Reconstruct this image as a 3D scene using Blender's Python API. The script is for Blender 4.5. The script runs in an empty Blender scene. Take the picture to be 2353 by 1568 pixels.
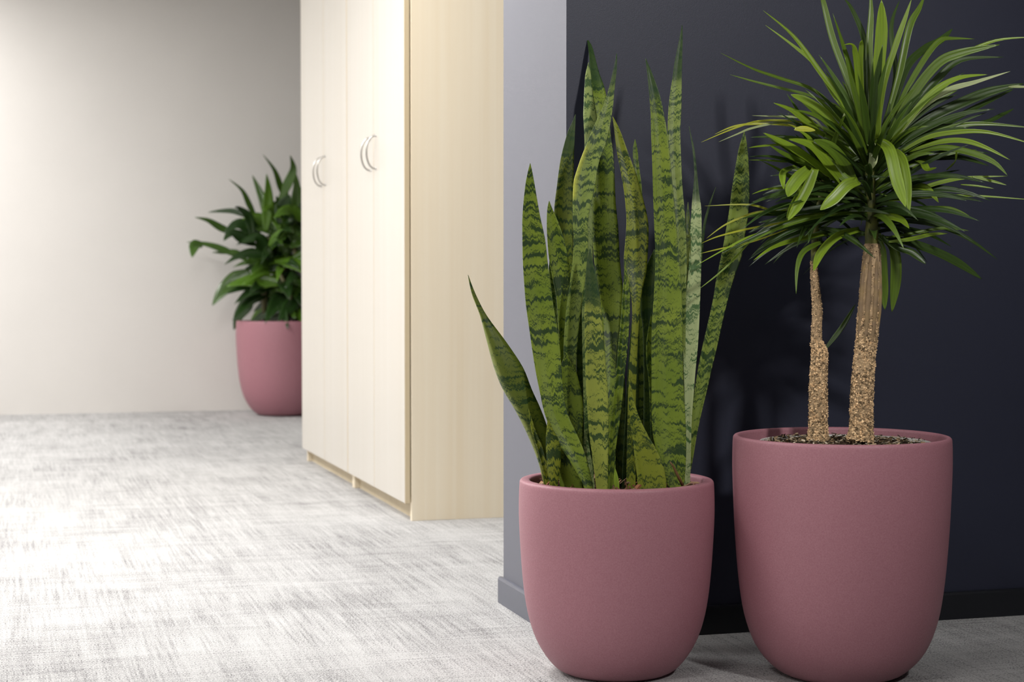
import bpy, bmesh, math, random
from mathutils import Vector, Matrix, noise as mnoise
random.seed(7)
C = bpy.context.scene.collection
SC = bpy.context.scene

# ------------------------------------------------------------------ camera, world, lights, exposure
W, H, F = 2353.0, 1568.0, 3940.0
CAM_H = 0.75
YAW = math.atan(1161.5 / F)          # the room's depth axis (+Y) lies this far left of the lens axis
PITCH = math.atan(123.0 / F)         # lens tilted slightly down
cam_d = bpy.data.cameras.new('camera')
cam = bpy.data.objects.new('camera', cam_d); C.objects.link(cam)
cam.location = (0, 0, CAM_H)
cam.rotation_euler = (math.radians(90) - PITCH, 0, -YAW)
cam_d.sensor_width = 36.0
cam_d.lens = 36.0 * F / W
cam_d.clip_start = 0.05
cam_d.dof.use_dof = True
cam_d.dof.focus_distance = 3.42
cam_d.dof.aperture_fstop = 6.0
SC.camera = cam

SC.view_settings.view_transform = 'Standard'
SC.view_settings.look = 'None'
SC.view_settings.gamma = 1.0
SC.view_settings.use_curve_mapping = False
SC.view_settings.exposure = 0.17
SC.cycles.use_denoising = True
SC.cycles.max_bounces = 8
SC.cycles.diffuse_bounces = 5
SC.cycles.glossy_bounces = 4
SC.cycles.sample_clamp_indirect = 6.0

world = bpy.data.worlds.new('world'); SC.world = world
world.use_nodes = True
world.node_tree.nodes['Background'].inputs[0].default_value = (0.9, 0.95, 1.0, 1)
world.node_tree.nodes['Background'].inputs[1].default_value = 0.15

def area_light(name, loc, sx, sy, watts, col=(1, 0.97, 0.93), rot=(0, 0, 0), spread=180):
    d = bpy.data.lights.new(name, 'AREA'); d.shape = 'RECTANGLE'
    d.size, d.size_y, d.energy, d.color = sx, sy, watts, col
    d.spread = math.radians(spread)
    o = bpy.data.objects.new(name, d); C.objects.link(o)
    o.location, o.rotation_euler = loc, rot
    return o

CEIL = 2.65
# ceiling panels of the office: two rows over the open floor, one row over the viewer's side, one extra added to brighten the cabinet side
WARM = (1, 0.98, 0.955)
for x, y, w in [(-1.0, 3.4, 33), (-1.0, 5.8, 48), (-1.0, 8.2, 62), (-1.0, 9.7, 42), (0.3, 4.5, 60),
                (-3.3, 3.4, 22), (-3.3, 5.8, 32), (-3.3, 8.2, 40),
                (-1.0, 0.8, 34), (-1.0, -1.8, 12), (-3.3, 0.6, 22)]:
    area_light('ceiling_panel_light', (x, y, CEIL - 0.03), 0.6, 1.2, w, WARM)
# track spotlight over the viewer's right shoulder, aimed at the plants
sp_d = bpy.data.lights.new('track_spotlight', 'SPOT')
sp_d.energy, sp_d.color, sp_d.shadow_soft_size = 205, WARM, 0.11
sp_d.spot_size, sp_d.spot_blend = math.radians(46), 0.9
sp = bpy.data.objects.new('track_spotlight', sp_d); C.objects.link(sp)
sp.location = (1.85, 0.3, CEIL - 0.15)
sp.rotation_euler = (Vector((1.55, 3.35, 1.0)) - sp.location).to_track_quat('-Z', 'Y').to_euler()

# ------------------------------------------------------------------ geometry of the view
R_CAM = cam.rotation_euler.to_matrix()
FWD = Vector((math.sin(YAW), math.cos(YAW), 0))
RIGHT = Vector((math.cos(YAW), -math.sin(YAW), 0))
def ray(px, py):
    return R_CAM @ Vector(((px - W / 2) / F, (H / 2 - py) / F, -1))
def P(px, py, depth):
    """point seen at a photo position, at a horizontal distance along the lens axis"""
    r = ray(px, py); t = depth / r.dot(FWD)
    return Vector((0, 0, CAM_H)) + r * t
def PY(q):
    c = R_CAM.transposed() @ (Vector(q) - Vector((0, 0, CAM_H)))
    return H / 2 - F * c.y / -c.z
def PX(q):
    c = R_CAM.transposed() @ (Vector(q) - Vector((0, 0, CAM_H)))
    return W / 2 + F * c.x / -c.z
def FLOOR(px, py):
    r = ray(px, py); t = -CAM_H / r.z
    return Vector((0, 0, CAM_H)) + r * t
def ON_X(px, py, X):
    r = ray(px, py); t = X / r.x
    return Vector((0, 0, CAM_H)) + r * t

# ------------------------------------------------------------------ object helpers
def link_mesh(name, me, mat=None, parent=None, smooth=True):
    o = bpy.data.objects.new(name, me); C.objects.link(o)
    if mat: me.materials.append(mat)
    if smooth:
        me.polygons.foreach_set('use_smooth', [True] * len(me.polygons))
    if parent is not None: o.parent = parent
    return o
def from_bm(name, bm, mat=None, parent=None, smooth=False):
    me = bpy.data.meshes.new(name); bm.to_mesh(me); bm.free()
    return link_mesh(name, me, mat, parent, smooth)
def box_bm(x0, x1, y0, y1, z0, z1, bevel=0.0, seg=2):
    bm = bmesh.new()
    bmesh.ops.create_cube(bm, size=1.0)
    for v in bm.verts:
        v.co = Vector((x0 if v.co.x < 0 else x1, y0 if v.co.y < 0 else y1, z0 if v.co.z < 0 else z1))
    if bevel > 0:
        bmesh.ops.bevel(bm, geom=bm.edges[:], offset=bevel, segments=seg, profile=0.6, affect='EDGES')
    return bm
def box(name, x0, x1, y0, y1, z0, z1, mat, parent=None, bevel=0.0):
    return from_bm(name, box_bm(x0, x1, y0, y1, z0, z1, bevel), mat, parent)
def thing(name, label, cat, loc=(0, 0, 0), group=None):
    o = bpy.data.objects.new(name, None); C.objects.link(o)
    o.location = loc; o.empty_display_size = 0.1
    o['label'] = label; o['category'] = cat
    if group: o['group'] = group
    return o
def struct(o, label=None):
    o['kind'] = 'structure'
    if label: o['label'] = label
    return o

# ------------------------------------------------------------------ materials
def S(r, g, b):
    f = lambda c: (c / 255 / 12.92) if c / 255 <= 0.04045 else ((c / 255 + 0.055) / 1.055) ** 2.4
    return (f(r), f(g), f(b), 1)
class Mat:
    def __init__(s, name, rough=0.5, spec=0.5):
        s.m = bpy.data.materials.new(name); s.m.use_nodes = True
        s.t = s.m.node_tree; s.b = s.t.nodes['Principled BSDF']
        s.b.inputs['Roughness'].default_value = rough
        s.b.inputs['Specular IOR Level'].default_value = spec
    def n(s, kind, **kw):
        nd = s.t.nodes.new(kind)
        for k, v in kw.items(): setattr(nd, k, v)
        return nd
    def l(s, a, b): s.t.links.new(a, b)
    def coord(s, out='Object', scale=(1, 1, 1), loc=(0, 0, 0)):
        tc = s.n('ShaderNodeTexCoord'); mp = s.n('ShaderNodeMapping')
        mp.inputs['Scale'].default_value = scale; mp.inputs['Location'].default_value = loc
        s.l(tc.outputs[out], mp.inputs[0]); return mp.outputs[0]
    def noise(s, vec, scale=5, detail=2, rough=0.5, dist=0.0):
        nd = s.n('ShaderNodeTexNoise'); nd.inputs['Scale'].default_value = scale
        nd.inputs['Detail'].default_value = detail; nd.inputs['Roughness'].default_value = rough
        nd.inputs['Distortion'].default_value = dist
        if vec is not None: s.l(vec, nd.inputs['Vector'])
        return nd.outputs['Fac']
    def ramp(s, fac, stops, interp='LINEAR'):
        nd = s.n('ShaderNodeValToRGB'); cr = nd.color_ramp; cr.interpolation = interp
        while len(cr.elements) < len(stops): cr.elements.new(0.5)
        for e, (p, c) in zip(cr.elements, stops):
            e.position = p; e.color = c if len(c) == 4 else (*c, 1)
        s.l(fac, nd.inputs[0]); return nd.outputs[0]
    def mix(s, fac, a, b, blend='MIX'):
        nd = s.n('ShaderNodeMix', data_type='RGBA', blend_type=blend)
        for sock, v in ((nd.inputs[0], fac), (nd.inputs[6], a), (nd.inputs[7], b)):
            if hasattr(v, 'links'): s.l(v, sock)
            elif isinstance(v, (int, float)): sock.default_value = v
            else: sock.default_value = v if len(v) == 4 else (*v, 1)
        return nd.outputs[2]
    def math(s, op, a, b=0.0, c=0.0):
        nd = s.n('ShaderNodeMath', operation=op)
        for i, v in enumerate((a, b, c)):
            if hasattr(v, 'links'): s.l(v, nd.inputs[i])
            else: nd.inputs[i].default_value = v
        return nd.outputs[0]
    def color(s, v):
        if hasattr(v, 'links'): s.l(v, s.b.inputs['Base Color'])
        else: s.b.inputs['Base Color'].default_value = v
        return s
    def bump(s, h, strength=0.2, dist=0.01):
        nd = s.n('ShaderNodeBump'); nd.inputs['Strength'].default_value = strength
        nd.inputs['Distance'].default_value = dist
        s.l(h, nd.inputs['Height']); s.l(nd.outputs[0], s.b.inputs['Normal']); return s
G = lambda v: (v, v, v, 1)

# painted walls
def paint(name, col, rough=0.55, spec=0.4, grain=0.15):
    m = Mat(name, rough, spec)
    v = m.coord()
    n1 = m.noise(v, 520, 2, 0.6)
    m.color(m.mix(m.noise(v, 3, 3), col, tuple(c * 0.93 for c in col[:3])))
    m.bump(n1, grain, 0.002)
    return m.m
M_wall = paint('warm_white_paint', (0.70, 0.675, 0.645, 1), 0.7, 0.3, 0.05)
M_ceil = paint('ceiling_white', (0.8, 0.8, 0.79, 1), 0.8, 0.2, 0.05)
M_navy = paint('navy_paint', (0.020, 0.0225, 0.042, 1), 0.5, 0.4, 0.12)
M_grey = paint('blue_grey_paint', (0.152, 0.155, 0.184, 1), 0.55, 0.35, 0.12)
M_navy_skirt = paint('navy_gloss_skirting', (0.010, 0.011, 0.015, 1), 0.32, 0.45, 0.05)
M_grey_skirt = paint('blue_grey_gloss_skirting', (0.115, 0.12, 0.15, 1), 0.35, 0.45, 0.05)

# carpet
m = Mat('woven_carpet', 0.95, 0.1)
v = m.coord()
big = m.noise(v, 1.6, 5, 0.62)
def streak(sx, sy, off, det=3):
    return m.noise(m.coord(scale=(sx, sy, 1), loc=(off, off * 2, 0)), 1, det, 0.6)
along = streak(120, 3.2, 0.0, 3)          # yarn lines running down the walkway
across = streak(4.5, 110, 5.0, 3)         # short cross picks
broad = streak(17, 2.2, 3.0, 4)
broad2 = streak(2.6, 15, 8.0, 4)
fleck = streak(300, 210, 9.0, 3)          # single tufts
sel = m.ramp(m.noise(v, 2.6, 3, 0.6), [(0.40, G(0.10)), (0.62, G(0.75))])
weave = m.mix(sel, along, across)
val = m.math('MULTIPLY', weave, 0.80)
for q, k_ in ((big, 0.42), (broad, 0.34), (broad2, 0.26), (fleck, 1.6)):
    val = m.math('ADD', val, m.math('MULTIPLY', q, k_))
col = m.ramp(m.math('MULTIPLY', val, 0.2925), [(0.385, (0.10, 0.097, 0.10)), (0.445, (0.26, 0.255, 0.257)), (0.50, (0.45, 0.445, 0.443)), (0.555, (0.545, 0.543, 0.54))])
m.color(col)
m.bump(fleck, 0.5, 0.004)
M_carpet = m.m

# maple veneer
def veneer(name, light, dark, rough, spec, axis):
    m = Mat(name, rough, spec)
    sc = (1, 30, 0.5) if axis == 'y' else (30, 1, 0.5)
    g = m.noise(m.coord(scale=sc), 1, 4, 0.6, 0.4)
    g2 = m.noise(m.coord(scale=tuple(k * 0.22 if k > 2 else k * 0.6 for k in sc), loc=(4, 2, 1)), 1, 2)
    f = m.math('ADD', m.math('MULTIPLY', g, 0.5), m.math('MULTIPLY', g2, 0.5))
    m.color(m.ramp(f, [(0.36, dark), (0.62, light)]))
    return m.m
M_side = veneer('maple_veneer', (0.88, 0.79, 0.625), (0.83, 0.715, 0.53), 0.45, 0.4, 'x')
M_door = veneer('pale_maple_door', (0.60, 0.568, 0.515), (0.57, 0.532, 0.47), 0.28, 0.6, 'y')
M_edge = veneer('maple_edge_band', (0.68, 0.57, 0.385), (0.62, 0.50, 0.32), 0.5, 0.4, 'x')
M_plinth = veneer('shaded_maple_plinth', (0.60, 0.515, 0.37), (0.54, 0.45, 0.31), 0.6, 0.3, 'y')  # shade of the door overhang is put into this darker colour
m = Mat('brushed_steel', 0.32); m.b.inputs['Metallic'].default_value = 1.0
m.color((0.48, 0.465, 0.44, 1)); m.bump(m.noise(m.coord(), 300, 2), 0.05, 0.001); M_steel = m.m

# pot
m = Mat('plum_pink_fibrestone', 0.5, 0.4)
v = m.coord()
m.color(m.mix(m.ramp(m.noise(v, 420, 3, 0.7), [(0.35, G(0)), (0.7, G(1))]), (0.305, 0.128, 0.158, 1), (0.375, 0.178, 0.208, 1)))
m.bump(m.noise(v, 300, 3, 0.6), 0.25, 0.0012)
M_pot = m.m
m = Mat('dark_potting_soil', 0.95, 0.1)
m.color(m.ramp(m.noise(m.coord(), 120, 4, 0.7), [(0.35, (0.012, 0.008, 0.006)), (0.7, (0.07, 0.042, 0.026))]))
m.bump(m.noise(m.coord(), 90, 4, 0.7), 1.0, 0.01); M_soil = m.m
def attr_mat(name, rough, spec, extra=None, bumpscale=None):
    """colour from the mesh's own 'tint' attribute, with fine grain"""
    m = Mat(name, rough, spec)
    a = m.n('ShaderNodeAttribute'); a.attribute_name = 'tint'
    n = m.noise(m.coord(), 150, 3, 0.6)
    m.color(m.mix(m.math('MULTIPLY', n, 0.35), a.outputs['Color'], (0.01, 0.01, 0.005, 1)))
    if bumpscale: m.bump(m.noise(m.coord(), bumpscale, 3), 0.4, 0.002)
    return m.m
M_chip = attr_mat('bark_chips', 0.85, 0.2, bumpscale=200)
m = Mat('white_plastic_liner', 0.5, 0.4); m.color(m.mix(m.noise(m.coord(), 30), (0.55, 0.53, 0.50, 1), (0.42, 0.4, 0.37, 1))); M_liner = m.m

# snake plant leaf: light green with jagged dark cross bands, 'tint' = (dark tip or painted shade, pale, yellow margin)
def sansevieria(name):
    m = Mat(name, 0.45, 0.22)
    uv = m.n('ShaderNodeUVMap'); uv.uv_map = 'UVMap'
    info = m.n('ShaderNodeObjectInfo')
    off = m.n('ShaderNodeCombineXYZ')
    m.l(m.math('MULTIPLY', info.outputs['Random'], 13.0), off.inputs[0])
    m.l(m.math('MULTIPLY', info.outputs['Random'], 37.0), off.inputs[1])
    add = m.n('ShaderNodeVectorMath', operation='ADD'); m.l(uv.outputs[0], add.inputs[0]); m.l(off.outputs[0], add.inputs[1])
    def scaled(sx, sy):
        mp = m.n('ShaderNodeMapping'); mp.inputs['Scale'].default_value = (sx, sy, 1); m.l(add.outputs[0], mp.inputs[0]); return mp
    zig = m.noise(scaled(72, 6).outputs[0], 1, 4, 0.68)
    zigv = m.math('MULTIPLY', m.math('SUBTRACT', zig, 0.5), 0.050)
    sep = m.n('ShaderNodeSeparateXYZ'); m.l(add.outputs[0], sep.inputs[0])
    vv = m.math('ADD', sep.outputs[1], zigv)
    def bands(fu, fv, det):
        cmb = m.n('ShaderNodeCombineXYZ')
        m.l(m.math('MULTIPLY', sep.outputs[0], fu), cmb.inputs[0]); m.l(m.math('MULTIPLY', vv, fv), cmb.inputs[1])
        return m.noise(cmb.outputs[0], 1, det, 0.6)
    fine = m.noise(scaled(420, 150).outputs[0], 1, 3, 0.7)
    calm = m.noise(scaled(14, 11).outputs[0], 1, 2, 0.5)
    fz = m.math('ADD', m.math('MULTIPLY', m.math('SUBTRACT', fine, 0.5), 0.24), m.math('MULTIPLY', m.math('SUBTRACT', calm, 0.5), 0.30))
    k1 = m.ramp(m.math('ADD', bands(13, 82, 3), fz), [(0.43, G(1)), (0.485, G(0))])
    k2 = m.ramp(m.math('ADD', bands(45, 230, 2), fz), [(0.37, G(0.85)), (0.44, G(0))])
    k = m.math('MAXIMUM', k1, k2)
    a = m.n('ShaderNodeAttribute'); a.attribute_name = 'tint'
    sp = m.n('ShaderNodeSeparateColor'); m.l(a.outputs['Color'], sp.inputs[0])
    big = m.noise(scaled(10, 14).outputs[0], 1, 2)
    light = m.mix(big, (0.078, 0.128, 0.008, 1), (0.185, 0.235, 0.024, 1))
    light = m.mix(m.math('MULTIPLY', m.math('GREATER_THAN', info.outputs['Random'], 0.6), 0.6), light, (0.215, 0.225, 0.018, 1))
    light = m.mix(sp.outputs[1], light, (0.36, 0.42, 0.20, 1))
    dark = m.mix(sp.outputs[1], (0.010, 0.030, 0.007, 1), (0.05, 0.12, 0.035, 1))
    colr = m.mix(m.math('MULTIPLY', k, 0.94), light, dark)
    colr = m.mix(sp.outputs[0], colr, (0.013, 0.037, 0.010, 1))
    colr = m.mix(sp.outputs[2], colr, (0.44, 0.45, 0.06, 1))
    m.color(colr)
    m.bump(m.noise(scaled(300, 12).outputs[0], 1, 2), 0.25, 0.002)
    m.b.inputs['Subsurface Weight'].default_value = 0.0
    return m.m
M_snake = sansevieria('banded_snake_leaf')

# strap leaf: green from 'tint', paler midline streaks
def strap(name, rough):
    m = Mat(name, rough, 0.5)
    a = m.n('ShaderNodeAttribute'); a.attribute_name = 'tint'
    uv = m.n('ShaderNodeUVMap'); uv.uv_map = 'UVMap'
    mp = m.n('ShaderNodeMapping'); mp.inputs['Scale'].default_value = (420, 6, 1); m.l(uv.outputs[0], mp.inputs[0])
    n = m.noise(mp.outputs[0], 1, 2)
    hs = m.n('ShaderNodeMix', data_type='RGBA', blend_type='MULTIPLY'); hs.inputs[0].default_value = 1.0
    m.l(a.outputs['Color'], hs.inputs[6])
    m.l(m.ramp(n, [(0.3, G(0.72)), (0.7, G(1.15))]), hs.inputs[7])
    m.color(hs.outputs[2])
    m.bump(n, 0.3, 0.0015)
    # thin leaves let some light through
    tr = m.n('ShaderNodeBsdfTranslucent'); m.l(hs.outputs[2], tr.inputs[0])
    mx = m.n('ShaderNodeMixShader'); mx.inputs[0].default_value = 0.22
    out = m.t.nodes['Material Output']
    m.l(m.b.outputs[0], mx.inputs[1]); m.l(tr.outputs[0], mx.inputs[2]); m.l(mx.outputs[0], out.inputs[0])
    return m.m
M_strap = strap('strap_leaf', 0.38)
M_broad = strap('glossy_broad_leaf', 0.17)
M_trunk = attr_mat('cane_bark', 0.85, 0.2, bumpscale=120)
M_cane = attr_mat('green_cane', 0.6, 0.3, bumpscale=60)

# ------------------------------------------------------------------ setting
corner = FLOOR(1300, 1477)            # outer corner of the navy wall
stub_end = FLOOR(1158, 1385)
YW = corner.y                         # navy wall plane faces -Y
XW = corner.x                         # pale end face looks towards -X
SK = 0.011                            # skirting thickness
YB = FLOOR(1163, 1386).y              # far end of the stub
back_pt = FLOOR(400, 946.0)
YBACK = back_pt.y
def plane(name, pts, mat):
    me = bpy.data.meshes.new(name); me.from_pydata(pts, [], [tuple(range(len(pts)))]); me.update()
    return link_mesh(name, me, mat, None, False)
XL, XR, YR = -5.0, 7.0, -4.0
struct(box('floor', XL, XR, YR, YBACK + 0.1, -0.05, 0.0, M_carpet))
struct(box('ceiling', XL, XR, YR, YBACK + 0.1, CEIL, CEIL + 0.05, M_ceil))
struct(box('wall_back', XL, XR, YBACK, YBACK + 0.1, 0, CEIL, M_wall))
struct(box('wall_left', XL - 0.1, XL, YR, YBACK + 0.1, 0, CEIL, M_wall))
struct(box('wall_rear', XL, XR, YR - 0.1, YR, 0, CEIL, M_navy))  # unseen wall, painted dark to cut bounced light
struct(box('wall_right', XR, XR + 0.1, YR, YBACK + 0.1, 0, CEIL, M_navy))  # unseen as well, kept dark for less bounce
# navy partition: a slab whose left end is painted blue grey
bm = box_bm(XW, XR, YW, YB, 0, CEIL, 0.0)
me = bpy.data.meshes.new('wall_front'); bm.to_mesh(me); bm.free()
me.materials.append(M_navy); me.materials.append(M_grey)
for p in me.polygons:
    if p.normal.x < -0.5: p.material_index = 1
wf = bpy.data.objects.new('wall_front', me); C.objects.link(wf); struct(wf)
def skirting(name, a, b, out, h, mat):
    """profile with an eased top swept from a to b, thickness towards out"""
    prof = [(0, 0), (SK, 0), (SK, h - 0.006), (SK - 0.002, h - 0.0015), (SK - 0.005, h), (0, h)]
    out = Vector(out); vs = []
    for q in (a, b):
        q = Vector(q)
        vs += [q + out * t + Vector((0, 0, z)) for t, z in prof]
    n = len(prof); fs = [(i, (i + 1) % n, n + (i + 1) % n, n + i) for i in range(n)]
    fs += [tuple(range(n))[::-1], tuple(range(n, 2 * n))]
    me = bpy.data.meshes.new(name); me.from_pydata([tuple(q) for q in vs], [], fs); me.update()
    return struct(link_mesh(name, me, mat, None, False))
SH = 0.062
skirting('baseboard_front', (XW - SK, YW, 0), (XR, YW, 0), (0, -1, 0), SH, M_navy_skirt)
skirting('baseboard_left', (XW, YW - SK, 0), (XW, YB + SK, 0), (-1, 0, 0), SH, M_grey_skirt)

# ------------------------------------------------------------------ cabinets
cc = FLOOR(946, 1198)                 # near floor corner of the near cabinet's side panel
XC = cc.x
YC = cc.y
DT = 0.018
XD = XC - 0.004 - DT                  # door face plane
CAB_H, CAB_D, PL = 2.15, 0.62, None
y_far = ON_X(694, 1000, XD).y
z_door = ON_X(931, 1158, XD).z        # bottom of the doors
y_mid = ON_X(798, 700, XD).y
s_near = ON_X(858.5, 450, XD).y
s_far = ON_X(745, 800, XD).y
y_end = y_far
def handle_bm(y, z0, z1):
    """bow handle: half-ellipse rod standing off the door towards -X"""
    bm = bmesh.new(); n = 22; r = 0.0036; k = 8
    rings = []
    for i in range(n + 1):
        a = math.pi * i / n
        zc = (z0 + z1) / 2 - math.cos(a) * (z1 - z0) / 2
        xo = XD - 0.034 * math.sin(a) ** 0.8
        t = Vector((-0.034 * math.cos(a), 0, math.sin(a) * (z1 - z0) / 2)).normalized()
        nrm = Vector((t.z, 0, -t.x)); bn = Vector((0, 1, 0))
        rr = r * (1.25 if i in (0, n) else 1.0)
        rings.append([bm.verts.new(Vector((xo, y, zc)) + (nrm * math.cos(q) + bn * math.sin(q)) * rr)
                      for q in (2 * math.pi * j / k for j in range(k))])
    for a, b in zip(rings, rings[1:]):
        for j in range(k):
            bm.faces.new((a[j], a[(j + 1) % k], b[(j + 1) % k], b[j]))
    bm.faces.new(rings[0]); bm.faces.new(rings[-1][::-1])
    return bm
hz0 = ON_X(864, 388, XD).z; hz1 = ON_X(867, 311, XD).z
def cabinet(label, y0, y1, seam, grp):
    t = thing('tall_cabinet', label, 'cabinet', (XC, (y0 + y1) / 2, 0), grp)
    Mi = Matrix.Translation(-Vector(t.location))
    def part(name, bm, mat, parent=t, smooth=False):
        bm.transform(Mi); return from_bm(name, bm, mat, parent, smooth)
    pt = 0.018
    part('side_panel', box_bm(XC, XC + CAB_D, y0, y0 + pt, 0, CAB_H, 0.0008, 1), M_side)
    part('side_panel', box_bm(XC, XC + CAB_D, y1 - pt, y1, 0, CAB_H, 0.0008, 1), M_side)
    part('top_panel', box_bm(XC, XC + CAB_D, y0 + pt, y1 - pt, CAB_H - pt, CAB_H), M_side)
    part('bottom_panel', box_bm(XC + 0.004, XC + CAB_D, y0 + pt, y1 - pt, z_door + 0.003, z_door + 0.02), M_edge)
    part('back_panel', box_bm(XC + CAB_D - 0.012, XC + CAB_D - 0.002, y0 + pt, y1 - pt, 0.02, CAB_H - pt), M_side)
    part('plinth', box_bm(XC + 0.020, XC + 0.036, y0 + pt, y1 - pt, 0, z_door + 0.003), M_plinth)
    for a, b, hy in ((y0 + 0.002, seam - 0.0018, seam - 0.045), (seam + 0.0018, y1 - 0.004, seam + 0.045)):
        bm = box_bm(XD, XD + DT, a, b, z_door, CAB_H - 0.002, 0.0012, 2)
        bm.transform(Mi)
        me = bpy.data.meshes.new('door'); bm.to_mesh(me); bm.free()
        me.materials.append(M_door); me.materials.append(M_edge)
        for p in me.polygons:
            if abs(p.normal.y) > 0.6 or abs(p.normal.z) > 0.6: p.material_index = 1
        d = bpy.data.objects.new('door', me); C.objects.link(d); d.parent = t
        part('handle', handle_bm(hy, hz0, hz1), M_steel, d, True)['label'] = 'brushed steel bow handle'
    return t
GC = 'tall maple cabinets along the walkway'
cabinet('tall pale maple cabinet nearest the navy wall, broad side panel showing', YC, y_mid, s_near, GC)
cabinet('tall pale maple cabinet at the far end, next to the background plant', y_mid + 0.004, y_end, s_far, GC)

# ------------------------------------------------------------------ pots
def lathe(prof, n=96):
    """closed surface of revolution; prof runs from the axis outside-bottom to the axis inside"""
    vs, fs = [], []
    rows = []
    for r, z in prof:
        if r < 1e-6:
            rows.append([len(vs)]); vs.append((0, 0, z))
        else:
            rows.append(list(range(len(vs), len(vs) + n)))
            vs += [(r * math.cos(2 * math.pi * i / n), r * math.sin(2 * math.pi * i / n), z) for i in range(n)]
    for a, b in zip(rows, rows[1:]):
        for i in range(n):
            j = (i + 1) % n
            if len(a) == 1: fs.append((a[0], b[j], b[i]))
            elif len(b) == 1: fs.append((a[i], a[j], b[0]))
            else: fs.append((a[i], a[j], b[j], b[i]))
    me = bpy.data.meshes.new('pot'); me.from_pydata(vs, [], fs); me.update()
    return me
def smooth_curve(pts, n):
    """Catmull-Rom through points (tuples of any length)"""
    out = []; k = len(pts)
    for i in range(n + 1):
        t = i / n * (k - 1); a = min(int(t), k - 2); f = t - a
        p0, p1, p2, p3 = pts[max(a - 1, 0)], pts[a], pts[a + 1], pts[min(a + 2, k - 1)]
        out.append(tuple(0.5 * (2 * q1 + (q2 - q0) * f + (2 * q0 - 5 * q1 + 4 * q2 - q3) * f * f + (3 * q1 - q0 - 3 * q2 + q3) * f ** 3)
                         for q0, q1, q2, q3 in zip(p0, p1, p2, p3)))
    return out
PROFILE = [(0.535, 0.006), (0.63, 0.033), (0.735, 0.095), (0.825, 0.175), (0.893, 0.275), (0.938, 0.39), (0.968, 0.53), (0.988, 0.68), (1.0, 0.82), (0.998, 0.93), (0.992, 0.985)]
def pot_mesh(R, h, wall, profile=PROFILE, rimz=0.0):
    outer = [(0, 0.004), (0.40 * R, 0.004), (0.43 * R, 0.0), (0.48 * R, 0.001 * h)]
    outer += [(a * R, b * h) for a, b in smooth_curve(profile, 30)]
    e = 0.004
    rr = outer[-1][0]
    outer += [(rr - 0.0008, h - 0.003), (rr - 0.0028, h - 0.0007), (rr - 0.005, h), (rr - wall + 0.004, h), (rr - wall + 0.001, h - 0.002)]
    outer += [(rr - wall, h - 0.006), (rr - wall - 0.001, h * 0.75), (rr - wall - 0.02, h * 0.5), (0.3 * R, h * 0.4), (0, h * 0.4)]
    return lathe(outer)

# ------------------------------------------------------------------ leaf builders
def ribbon(name, rows, parent, mat, tints, nu, uvs, thick):
    """rows: list of lists of points (across); tints per row (r,g,b) or per row list; solid leaf with a thin edge"""
    vs = [q - parent.location for row in rows for q in row]
    n = len(rows[0]); fs = []
    for i in range(len(rows) - 1):
        for j in range(n - 1):
            fs.append((i * n + j, i * n + j + 1, (i + 1) * n + j + 1, (i + 1) * n + j))
    # back side
    me0 = bpy.data.meshes.new(name); me0.from_pydata([tuple(q) for q in vs], [], fs); me0.update()
    nr = [v.normal.copy() for v in me0.vertices]
    bpy.data.meshes.remove(me0)
    N = len(vs); m_rows = len(rows)
    back = []
    for i in range(m_rows):
        tz = min(1.0, 0.15 + 3.0 * min(1 - i / (m_rows - 1), 1.0))
        for j in range(n):
            e = 1 - abs(2 * j / (n - 1) - 1) ** 2
            back.append(vs[i * n + j] - nr[i * n + j] * thick * tz * (0.35 + 0.65 * e))
    vs2 = vs + back
    fs2 = fs + [tuple(N + k for k in f[::-1]) for f in fs]
    for i in range(m_rows - 1):
        fs2.append((i * n, (i + 1) * n, N + (i + 1) * n, N + i * n))
        a, b = i * n + n - 1, (i + 1) * n + n - 1
        fs2.append((b, a, N + a, N + b))
    for j in range(n - 1):
        fs2.append((j + 1, j, N + j, N + j + 1))
        a = (m_rows - 1) * n
        fs2.append((a + j, a + j + 1, N + a + j + 1, N + a + j))
    me = bpy.data.meshes.new(name); me.from_pydata([tuple(q) for q in vs2], [], fs2); me.update()
    at = me.attributes.new('tint', 'FLOAT_COLOR', 'POINT')
    flat = []
    for _ in range(2):
        for i in range(m_rows):
            for j in range(n):
                c = tints[i][j] if isinstance(tints[i], list) else tints[i]
                flat += [c[0], c[1], c[2], 1]
    at.data.foreach_set('color', flat)
    uvl = me.uv_layers.new(name='UVMap')
    for l in me.loops:
        k = l.vertex_index % N
        uvl.data[l.index].uv = uvs[k]
    return link_mesh(name, me, mat, parent, True)

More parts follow.
